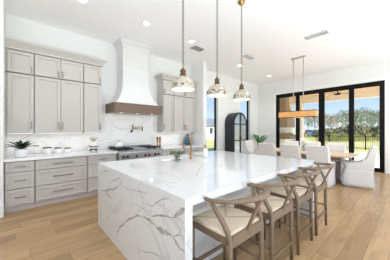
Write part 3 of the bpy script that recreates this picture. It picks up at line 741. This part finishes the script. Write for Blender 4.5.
for x, y in ((1.2, .6), (4.2, .5), (-1.5, 2.2), (6.5, -.8), (3, -1.6), (-1.5, -.8)):
    pass
def vent(u, v, hx_, hy_, m, lab, slats):
    p = on_ceil(u, v); x, y = p[0], p[1]
    t = thing('ceiling_vent', lab, 'vent', (x, y, CH))
    f = MB().box(x-hx_, x+hx_, y-hy_, y-hy_+.02, CH-.012, CH-.001).box(x-hx_, x+hx_, y+hy_-.02, y+hy_, CH-.012, CH-.001).box(x-hx_, x-hx_+.02, y-hy_+.02, y+hy_-.02, CH-.012, CH-.001).box(x+hx_-.02, x+hx_, y-hy_+.02, y+hy_-.02, CH-.012, CH-.001)
    f.build('frame', m, t)
    g = MB()
    for k in range(slats):
        xx = x-hx_+.03+(2*hx_-.06)*k/(slats-1)
        g.add([(xx-.008, y-hy_+.02, CH-.010), (xx+.008, y-hy_+.02, CH-.002), (xx+.008, y+hy_-.02, CH-.002), (xx-.008, y+hy_-.02, CH-.010)], [(0, 1, 2, 3)])
    g.build('louvre', m, t)
vent(197.3, 48.5, .17, .10, M['vent'], 'grey square ceiling vent in front of the corner wall cabinets', 12)
vent(248.3, 57, .20, .08, M['vent_light'], 'pale ceiling vent above the arched cabinet', 12)
vent(316, 35, .09, .24, M['vent_light'], 'long white slot vent in the ceiling over the dining side', 6)

# ------------------------------------------------------------------ arched display cabinet
AX0, AX1, AY0, AY1, AZ = 6.31, 7.23, 4.78, 5.22, 2.14
t = thing('display_cabinet', 'tall black arched-top display cabinet with glazed doors against the wall', 'cabinet', ((AX0+AX1)/2, AY0, 0))
acx = (AX0+AX1)/2; R_ = (AX1-AX0)/2; zs = AZ-R_
def arch(r, n=20): return [(acx+r*math.cos(a), zs+r*math.sin(a)) for a in [PI*k/n for k in range(n+1)]]
def arch_outline(r, z0): return [(acx+r, z0)] + arch(r) + [(acx-r, z0)]
def arch_band(mb, r0, r1, z0, y0, y1):
    o, i = arch_outline(r1, z0), arch_outline(r0, z0)
    for k in range(len(o)-1):
        q = [o[k], o[k+1], i[k+1], i[k]]
        mb.prism(q, y0, y1, 'xz')
    return mb
arch_band(MB(), R_-.025, R_, .0, AY0+.02, AY1).build('carcass', M['ironblack'], t)
MB().prism(arch_outline(R_-.025, .02), AY1-.02, AY1, 'xz').build('back_panel', M['ironblack'], t)
bx(AX0+.025, AX1-.025, AY0+.02, AY1-.02, .02, .12).build('plinth', M['ironblack'], t)
for z in (.40, .97, 1.60): bx(AX0+.025, AX1-.025, AY0+.06, AY1-.02, z, z+.025).build('shelf', M['ironblack'], t)
for sg in (-1, 1):
    d = MB()
    o = [(acx+sg*(x-acx), z) for x, z in arch_outline(R_-.004, .06) if x >= acx-1e-6]
    i = [(acx+sg*(x-acx), z) for x, z in arch_outline(R_-.07, .14) if x >= acx-1e-6]
    for k in range(len(o)-1): d.prism([o[k], o[k+1], i[k+1], i[k]], AY0, AY0+.02, 'xz')
    a0, a1 = sorted((acx+sg*.003, acx+sg*.05)); d.box(a0, a1, AY0, AY0+.02, .06, zs+R_-.008)
    a0, a1 = sorted((acx+sg*.05, acx+sg*(R_-.06))); d.box(a0, a1, AY0, AY0+.02, .06, .14)
    for z in (.40, .97, 1.63): d.box(a0, a1-(.03 if z > 1.6 and sg > 0 else 0), AY0+.0005, AY0+.019, z, z+.04)
    a0, a1 = sorted((acx+sg*.05, acx+sg*(R_-.06))); 
    dd = d.build('door', M['ironblack'], t)
    poly = [(acx+sg*.05, .14)] + [(acx+sg*(R_-.075)*math.cos(a), zs+(R_-.075)*math.sin(a)) for a in [PI/2*.93-PI/2*.93*k/10 for k in range(11)]] + [(acx+sg*(R_-.075), .14)]
    MB().prism(poly, AY0+.008, AY0+.012, 'xz').build('pane', M['mirror'], dd)
    MB().tube([(acx+sg*.03, AY0-.02, 1.02), (acx+sg*.03, AY0-.02, 1.16)], .006).box(acx+sg*.03-.005, acx+sg*.03+.005, AY0-.02, AY0+.002, 1.03, 1.04).box(acx+sg*.03-.005, acx+sg*.03+.005, AY0-.02, AY0+.002, 1.14, 1.15).build('handle', M['black'], dd)

# ------------------------------------------------------------------ corner palm
qx, qy = 8.10, 4.70
t = thing('potted_palm', 'green fan-leaved palm in a pot in the corner behind the dining chairs', 'plant', (qx, qy, 0))
MB().lathe([(.14, .001), (.19, .03), (.21, .35), (.20, .38), (.18, .38), (.18, .34)], (qx, qy, 0), 22).build('pot', M['ceramic'], t)
MB().lathe([(.18, .34), (.02, .35)], (qx, qy, 0), 18).build('soil', M['soil'], t)
P_ = MB(); S_ = MB(); rnd = random.Random(9)
for i in range(13):
    a = i*2.4; r_ = .05+.10*(i % 3)/2; z1 = .80+.06*(i % 4)
    b0 = (qx+r_*math.cos(a), qy+r_*math.sin(a), z1)
    S_.tube([(qx+.03*math.cos(a), qy+.03*math.sin(a), .34), (qx+.04*math.cos(a), qy+.04*math.sin(a), .6), b0], .009, 6)
    ln = rnd.uniform(.36, .50)
    if abs(math.cos(a))*ln > .1: pass
    P_.leaf(b0, a, ln, .15, rnd.uniform(.7, 1.2), .25, 8)
S_.build('stems', M['stem'], t); P_.build('leaves', M['leaf_palm'], t, solid=.003)

# ------------------------------------------------------------------ dining table and chairs
TX0, TX1, TY0, TY1 = 5.93, 6.90, 1.03, 3.60
t = thing('dining_table', 'long light oak dining table by the sliding glass doors', 'table', ((TX0+TX1)/2, (TY0+TY1)/2, 0))
bx(TX0, TX1, TY0, TY1, .725, .77).build('tabletop', M['table_wood'], t, bevel=.006)
bx(TX0+.12, TX1-.12, TY0+.25, TY1-.25, .64, .7245).build('apron', M['table_base'], t, bevel=.004)
for y in (1.62, 2.93):
    f = MB()
    tc_ = (TX0+TX1)/2
    f.box(tc_-.25, tc_+.25, y-.05, y+.05, 0, .07).box(tc_-.22, tc_+.22, y-.05, y+.05, .57, .639)
    f.lathe([(.09, .07), (.11, .10), (.07, .16), (.055, .22), (.09, .33), (.10, .40), (.06, .50), (.08, .57)], (tc_, y, 0), 16)
    f.build('pedestal', M['table_base'], t, bevel=.004)
bx((TX0+TX1)/2-.03, (TX0+TX1)/2+.03, 1.70, 2.85, .2, .27).build('stretcher', M['table_base'], t)
# scrolled corner braces at the near end
for xx in (6.05, 6.81):
    MB().tube([(xx, 1.16, .0015), (xx, 1.20, .06), (xx, 1.25, .2), (xx, 1.20, .38), (xx, 1.15, .52), (xx, 1.2, .63), (xx, 1.27, .71)], [.03, .022, .02, .024, .03, .036, .03], 10).build('leg', M['pewter'], t)

def chair_mesh(t):
    ln = M['linen']; W = .245; DF = .30; DB = -.29
    # skirt: softly pleated box
    rings = []
    for z, fl in ((.012, .018), (.1, .014), (.25, .006), (.40, .0), (.455, -.002)):
        ring = []; n = 60
        for k in range(n):
            a = k/n*4; e_ = int(a); q = a-e_
            c = [(-1, -1), (1, -1), (1, 1), (-1, 1)]; p, r = c[e_ % 4], c[(e_+1) % 4]
            ux, uy = p[0]+(r[0]-p[0])*q, p[1]+(r[1]-p[1])*q
            wob = fl*.35*math.sin(k*1.7)+fl
            pl = -.012 if (q < .09 or q > .91) and z < .4 else 0
            ring.append((ux*(W+wob+pl*abs(ux)), (DF+DB)/2+uy*((DF-DB)/2+wob+pl*abs(uy)), z))
        rings.append(ring)
    MB().loft(rings, True).build('skirt', ln, t, world=False)
    bx(-W+.045, W-.045, DB+.12, DF-.005, .45, .535).build('seat_cushion', ln, t, world=False, bevel=.03, seg=3)
    bk = []
    for z, y0, y1, w_ in ((.44, DB-.005, DB+.13, W), (.6, DB-.02, DB+.105, W), (.8, DB-.045, DB+.07, W), (.95, DB-.072, DB+.035, W-.003), (1.00, DB-.083, DB+.018, W-.008), (1.018, DB-.075, DB-.0, W-.03)):
        bk.append([(-w_, y0, z), (w_, y0, z), (w_, y1, z), (-w_, y1, z)])
    MB().loft(bk, False).build('backrest', ln, t, world=False, bevel=.014, seg=3)
    for sx_ in (-1, 1):
        prof = [(DB+.03, .44), (DF, .44), (DF+.004, .575), (DF-.03, .60), (DF-.16, .60), (DB+.24, .62), (DB+.17, .66), (DB+.12, .73), (DB+.085, .83), (DB+.05, .93), (DB+.02, .97), (DB-.04, .97), (DB+.0, .7)]
        a0, a1 = sorted((sx_*(W+.004), sx_*(W-.05)))
        MB().prism(prof, a0, a1, 'yz').build('arm', ln, t, world=False, bevel=.012, seg=2)
    for x in (-.2, .2):
        for y in (DB+.05, DF-.05): bx(x-.018, x+.018, y-.018, y+.018, 0, .03).build('leg', M['table_base'], t, world=False)
G = 'slipcovered chairs around the dining table'
c0 = thing('dining_chair', 'white slipcovered dining chair facing the table, nearest the counter stools, pleated skirt showing', 'chair', (5.82, 1.62, 0), -PI/2, group=G)
chair_mesh(c0)
dup(c0, (5.82, 2.29, 0), -PI/2, 'white slipcovered dining chair in the middle of the island-side row')
dup(c0, (5.82, 2.97, 0), -PI/2, 'white slipcovered dining chair of the island-side row in front of the green palm')
dup(c0, (6.99, 1.62, 0), PI/2, 'slipcovered dining chair on the glass-door side, rightmost of that row')
dup(c0, (6.99, 2.29, 0), PI/2, 'slipcovered dining chair on the glass-door side, only its top showing in the middle')
dup(c0, (6.99, 2.97, 0), PI/2, 'slipcovered dining chair on the glass-door side, nearest the outdoor barbecue')
ch = dup(c0, (6.38, .97, 0), math.radians(10), 'white slipcovered chair seen side-on at the near end of the table, by the door jamb')
dup(c0, (6.36, 3.84, 0), PI, 'white slipcovered chair at the far table end beside the black arched cabinet')
cp_ = MB()
rr = []
for k in range(9):
    q = k/8; s_ = math.sin(PI*min(.97, max(.03, q)))**.5
    rr.append([((-.16+.32*q), .075*s_*math.cos(a)*.6, .085*s_*math.sin(a)) for a in [2*PI*j/12 for j in range(12)]])
cp_.loft(rr)
pl = tag(cp_.build('lumbar_pillow', M['pillow']), 'grey lumbar pillow on the seat of the side-on slipcovered chair', 'pillow')
pl.location = (6.417, .855, .622); pl.rotation_euler = (.25, 0, math.radians(10))
# table vase
vx, vy = 6.42, 2.24
t = thing('flower_vase', 'clear glass vase of white blossoms on the dining table', 'vase', (vx, vy, .77))
MB().lathe([(.05, .771), (.07, .79), (.075, .88), (.05, .95), (.055, .97), (.051, .968), (.046, .95), (.07, .88), (.064, .795), (.045, .778)], (vx, vy, 0), 18).build('glass', M['vase_glass'], t)
S_ = MB(); B_ = MB(); rnd = random.Random(2)
for i in range(12):
    a = i*2.4; r_ = .05+.06*(i % 3)/2; z1 = 1.06+rnd.uniform(-.06, .06)
    S_.tube([(vx, vy, .785), (vx+.03*math.cos(a), vy+.03*math.sin(a), .95), (vx+r_*math.cos(a), vy+r_*math.sin(a), z1)], .003, 5)
    B_.lathe([(.003, z1-.02), (.022, z1-.006), (.026, z1+.008), (.014, z1+.022), (.003, z1+.024)], (vx+r_*math.cos(a), vy+r_*math.sin(a), 0), 8)
S_.build('stems', M['stem'], t); B_.build('blossoms', M['ceramic'], t)

# ------------------------------------------------------------------ linear chandelier
LX = 6.42
ya = on_x(280.2, 114, LX)[1]; yb = on_x(316.8, 113, LX)[1]; z0 = on_x(317, 116.7, LX)[2]; z1 = on_x(317, 109.6, LX)[2]
t = thing('linear_chandelier', 'rectangular amber-shaded chandelier on two rods above the dining table', 'chandelier', (LX, (ya+yb)/2, z0))
hw = .11
sh = MB()
for a in ((LX-hw, LX-hw+.006, yb, ya), (LX+hw-.006, LX+hw, yb, ya), (LX-hw+.006, LX+hw-.006, yb, yb+.006), (LX-hw+.006, LX+hw-.006, ya-.006, ya)): sh.box(*a, z0+.02, z1-.02)
sh.build('shade', M['amber'], t)
bx(LX-hw+.007, LX+hw-.007, yb+.007, ya-.007, z0+.015, z0+.02).build('diffuser', M['lens'], t)
fr = MB()
for zz in (z0, z1-.02):
    fr.box(LX-hw-.006, LX-hw+.008, yb-.006, ya+.006, zz, zz+.02).box(LX+hw-.008, LX+hw+.006, yb-.006, ya+.006, zz, zz+.02).box(LX-hw+.008, LX+hw-.008, yb-.006, yb+.008, zz, zz+.02).box(LX-hw+.008, LX+hw-.008, ya-.008, ya+.006, zz, zz+.02)
fr.build('shade_frame', M['gold'], t)
r1, r2 = on_x(293.4, 61, LX)[1], on_x(303.3, 61, LX)[1]
bx(LX-.008, LX+.008, r2-.02, r1+.02, z1-.06, z1-.045).box(LX-.105, LX+.105, r1-.008, r1+.008, z1-.045, z1-.03).box(LX-.105, LX+.105, r2-.008, r2+.008, z1-.045, z1-.03).build('crossbar', M['nickel'], t)
for y in (r1, r2): MB().tube([(LX, y, z1-.05), (LX, y, CH-.02)], .011, 8).build('rod', M['nickel'], t)
bx(LX-.045, LX+.045, r2-.06, r1+.06, CH-.028, CH-.001).build('canopy', M['nickel'], t, bevel=.004)
l = light('chandelier_bulbs', 'POINT', (0, 0, -.08), 10, (1, .85, .66), shadow_soft_size=.1); l.parent = t

# ------------------------------------------------------------------ patio
struct('patio_floor', bx(WX+.18, 16.2, -6, 5.5, -.14, -.02), M['concrete'])
struct('patio_ceiling', bx(WX+.18, 13.3, -.5, 5.6, 3.46, 3.60), M['patio_ceiling'])
struct('patio_beam', bx(13.0, 13.3, -.5, 5.6, 3.05, 3.46), M['stucco'])
struct('roof_sun_block', bx(-7.3, WX+.18, -8.5, 5.9, 3.92, 4.05).box(WX+.18, 13.6, -.6, 5.9, 3.92, 4.05), M['roof'])  # unseen eaves made overlong to block sun, patio end cut short to admit it
struct('wall_patio', bx(WX+.18, 13.3, 5.35, 5.55, -.02, 3.46), M['stucco'])
struct('pillar_patio', bx(12.98, 13.32, 4.66, 4.92, -.02, 3.05), M['stucco'])
# outdoor hood and grill
gx, gy = 11.75, 5.33
t = thing('outdoor_hood', 'tapered taupe hood on the patio wall seen through the leftmost glass panel', 'hood', (gx, gy, 1.55))
MB().loft([[(gx-a, gy, z), (gx-a, gy-b, z), (gx+a, gy-b, z), (gx+a, gy, z)] for a, b, z in ((.50, .52, 2.08), (.27, .36, 2.75), (.22, .32, 3.45))], False).build('canopy', M['taupe'], t)
bx(gx-.53, gx+.53, gy-.54, gy, 1.56, 2.079).build('skirt', M['taupe'], t, bevel=.01)
t = thing('barbecue_grill', 'dark-lidded barbecue in a stone counter beneath the taupe patio hood', 'barbecue', (gx, gy, 0))
bx(gx-1.1, gx+1.1, gy-.7, gy, -.019, .86).build('counter', M['stucco'], t)
bx(gx-1.15, gx+1.15, gy-.73, gy, .861, .90).build('worktop', M['concrete'], t)
MB().prism([(gy-.66, .90), (gy-.10, .90), (gy-.10, 1.12), (gy-.22, 1.24), (gy-.42, 1.24), (gy-.62, 1.08)], gx-.45, gx+.45, 'yz').build('lid', M['taupe'], t, bevel=.03)
MB().tube([(gx-.35, gy-.70, 1.06), (gx+.35, gy-.70, 1.06)], .015).build('handle', M['steel'], t)
bx(gx-.45, gx+.45, gy-.72, gy-.701, .62, .84).build('control_panel', M['steel'], t)
# ceiling fan
fx_, fy_ = 11.2, 2.35
q = on_z(337.5, 90.4, 3.46); fx_, fy_ = q[0], q[1]
t = thing('ceiling_fan', 'dark ceiling fan hanging from the patio ceiling', 'fan', (fx_, fy_, 3.46))
MB().lathe([(.07, 3.455), (.06, 3.42), (.02, 3.40), (.02, 3.34)], (fx_, fy_, 0), 14).build('mount', M['black'], t)
MB().lathe([(.05, 3.34), (.13, 3.32), (.14, 3.25), (.08, 3.22)], (fx_, fy_, 0), 18).build('motor', M['black'], t)
for k in range(3):
    a = 2*PI*k/3+.9; c_, s_ = math.cos(a), math.sin(a)
    bl = MB().loft([[(fx_+c_*r-s_*w_, fy_+s_*r+c_*w_, z) for w_, z in ((-w, 3.292), (w, 3.276), (w, 3.270), (-w, 3.286))] for r, w in ((.12, .04), (.25, .06), (.66, .07), (.7, .04))], False)
    bl.build('blade', M['taupe'], t)

# ------------------------------------------------------------------ garden
struct('ground', bx(16.2, 160, -80, 120, -.5, -.14).box(13.4, 16.2, 5.5, 120, -.5, -.14).box(13.4, 16.2, -40, -6, -.5, -.14).box(-30, 13.4, 5.6, 120, -.5, -.14).box(-30, 13.4, -40, -6, -.5, -.14), M['grass'])
FX = 19.6
t = thing('garden_fence', 'low black metal picket fence across the garden lawn', 'fence', (FX, 3, -.12))
for i, y in enumerate([-2.2+2.35*k for k in range(7)]):
    bx(FX-.035, FX+.035, y-.035, y+.035, -.12, 1.0).build('post', M['black'], t)
    if i < 6:
        g = MB().box(FX-.014, FX+.014, y+.036, y+2.314, .90, .935).box(FX-.014, FX+.014, y+.036, y+2.314, .0, .035)
        for k in range(1, 18): g.box(FX-.007, FX+.007, y+k*.13-.007, y+k*.13+.007, .036, .899)
        g.build('picket_panel', M['black'], t)

def leaf_cloud(mb, c, rx, rz, n, s, rnd, mi=0):
    for _ in range(n):
        while True:
            p = Vector((rnd.uniform(-1, 1), rnd.uniform(-1, 1), rnd.uniform(-1, 1)))
            if .25 < p.length < 1: break
        p = Vector((p.x*rx, p.y*rx, p.z*rz)) + Vector(c)
        a = Vector((rnd.gauss(0, 1), rnd.gauss(0, 1), rnd.gauss(0, 1))).normalized(); b = a.orthogonal().normalized()
        cc = a.cross(b); q = s*rnd.uniform(.6, 1.3)
        mb.add([p-b*q, p+cc*q*.7, p+b*q, p-cc*q*.7], [(0, 1, 2, 3)], False, mi)
def tree_mesh(t, hgt, rad, m, n, seed, leaf=.22):
    rnd = random.Random(seed)
    tr = MB(); lean = rnd.uniform(-.3, .3)
    tr.tube([(0, 0, -.05), (lean*.3, 0, hgt*.35), (lean, lean*.5, hgt*.9)], [hgt*.022+.03, hgt*.017, .02], 7)
    cr_ = MB()
    for k in range(9):
        a = k*2.4; zz = hgt*(.36+.055*k); r_ = rad*(.75-.055*k)
        tip = (r_*math.cos(a), r_*math.sin(a), zz+hgt*.10)
        tr.tube([(lean*.4, 0, zz-hgt*.08), (tip[0]*.5, tip[1]*.5, zz), tip], [.05, .035, .012], 5)
        leaf_cloud(cr_, tip, rad*.55, hgt*.15, n//10, leaf, rnd)
    leaf_cloud(cr_, (lean, 0, hgt*.86), rad*.5, hgt*.15, n//10, leaf, rnd)
    tr.build('trunk', M['bark'], t, world=False); cr_.build('crown', m, t, world=False)
def gpt(u, depth): 
    k = (u-195)/196; p = (Fv+Rv*k)*depth; return (p.x, p.y, -.12)
G = 'trees beyond the garden fence'
kinds = [('tree1', 'olive'), ('tree2', 'grey-green'), ('tree3', 'tawny')]
protos = {}
specs = [(308, 74, 8.6, 0, 'olive tree seen just right of the patio column'), (315, 60, 6.6, 1, 'grey-green tree seen left of the thick centre door frame'),
  (325, 70, 7.6, 2, 'tawny tree showing at the left edge of the third glass panel'), (331, 50, 5.6, 2, 'tawny tree second from left in the third glass panel'), (337, 60, 6.6, 1, 'grey-green tree in the middle of the third glass panel'),
  (343, 70, 8.6, 0, 'taller olive tree toward the right of the third glass panel'), (350, 80, 9.6, 1, 'grey-green tree half hidden behind the door mullion'),
  (355, 50, 6.6, 0, 'olive tree at the left edge of the rightmost glass panel'), (361, 60, 8.4, 1, 'tall grey-green tree left of centre in the rightmost glass panel'), (367, 70, 9.0, 0, 'olive tree in the centre of the rightmost glass panel'),
  (373, 80, 9.8, 1, 'grey-green tree right of centre in the rightmost glass panel'), (379, 50, 6.4, 0, 'olive tree at the right door jamb'), (211.5, 60, 5.0, 0, 'olive tree behind the white house, through the narrow window')]
for i, (u, d, hh, k, lab) in enumerate(specs):
    loc = gpt(u, d)
    if k not in protos:
        t = thing('garden_tree', lab, 'tree', loc, group=G); ORG[t] = (0, 0, 0)
        tree_mesh(t, 6.0, 2.1, M[kinds[k][0]], 900, 11+k, .13); protos[k] = t; t.scale = (1, 1, hh/6)
    else:
        r = dup(protos[k], loc, i*1.3, lab); r.scale = (1, 1, hh/6)
G = 'shrubs beyond the fence'
sp0 = None
for i, (u, d, w_, hh, lab) in enumerate([(318.5, 40, 1.3, 1.7, 'dark shrub just left of the thick centre door frame'), (327, 46, 1.6, 2.0, 'dark shrub at the left of the third glass panel'), (334, 34, 1.6, 1.6, 'dark low shrub left of centre in the third glass panel'),
     (341, 40, 1.7, 2.2, 'dark shrub right of centre in the third glass panel'), (347, 46, 1.6, 2.0, 'dark shrub behind the mullion right of the third panel'), (355, 34, 1.7, 2.6, 'dark tall shrub at the left of the rightmost panel'), (362, 40, 1.8, 2.4, 'dark shrub in the middle of the rightmost panel'),
     (369, 46, 1.7, 2.5, 'dark shrub right of centre in the rightmost panel'), (377, 34, 1.8, 2.3, 'dark shrub at the right end by the door jamb')]):
    loc = gpt(u, d)
    if sp0 is None:
        sp0 = thing('garden_shrub', lab, 'shrub', loc, group=G); ORG[sp0] = (0, 0, 0)
        mb = MB(); rnd = random.Random(21); leaf_cloud(mb, (0, 0, .5), 1.0, .5, 420, .12, rnd); mb.build('foliage', M['shrub'], sp0, world=False)
        mb = MB()
        for k in range(5): mb.tube([(0, 0, -.04), (.4*math.cos(k*1.3), .4*math.sin(k*1.3), .6)], .03, 5)
        mb.build('stem', M['bark'], sp0, world=False); r = sp0
    else: r = dup(sp0, loc, i*.9, lab)
    r.scale = (w_, w_, hh)
rd = MB(); rnd = random.Random(33)
for i in range(900):
    u = rnd.uniform(317, 384); d = rnd.uniform(26.5, 29); x, y, z = gpt(u, d); hh = rnd.uniform(.6, 1.25)*(.75+.25*math.sin(u*.55))
    rd.add([(x, y-.10, z-.02), (x, y+.10, z-.02), (x+rnd.uniform(-.2, .2), y+rnd.uniform(-.2, .2), z+hh)], [(0, 1, 2)])
o = rd.build('reeds', M['hay'], kind='stuff'); tag(o, 'yellowish reeds growing beyond the fence in front of the shrubs', 'reeds')
def car(u, d, m, lab, rot):
    loc = gpt(u, d); t = thing('car', lab, 'car', loc, rot); 
    MB().prism([(-2.1, .35), (2.1, .35), (2.15, .8), (1.2, .95), (-2.0, 1.0), (-2.15, .7)], -.85, .85, 'xz').build('body', m, t, world=False, bevel=.08)
    MB().prism([(-1.8, .98), (1.1, .95), (.4, 1.5), (-1.3, 1.52)], -.75, .75, 'xz').build('cabin', M['darkglass'], t, world=False, bevel=.06)
    MB().prism([(-1.25, 1.50), (.38, 1.48), (.3, 1.56), (-1.15, 1.57)], -.72, .72, 'xz').build('roof', m, t, world=False)
    for x in (-1.3, 1.35):
        for y in (-.88, .70): MB().lathe([(.2, 0), (.33, .02), (.33, .16), (.2, .18)], (x, y+.18, .33), 14, axis='-y').build('wheel', M['rubber'], t, world=False)
car(312.5, 46, M['blue'], 'pale blue car parked beyond the garden fence', .3)
car(307.6, 62, M['redcar'], 'small reddish car far away beyond the fence', .35)
# neighbouring house through the narrow window
hl = gpt(211, 36)
t = thing('house', 'white neighbouring house with grey roof seen through the narrow window', 'house', hl)
ORG[t] = (0, 0, 0)
bx(-4, 4, -2.5, 2.5, -.1, 2.3).build('wall', M['house'], t, world=False)
MB().prism([(-2.9, 2.25), (2.9, 2.25), (0, 3.6)], -4.3, 4.3, 'yz').build('roof', M['roof'], t, world=False)
for x in (-2.6, -.8, 1.0, 2.6): bx(x-.4, x+.4, -2.53, -2.5, .9, 1.9).build('window', M['darkglass'], t, world=False)
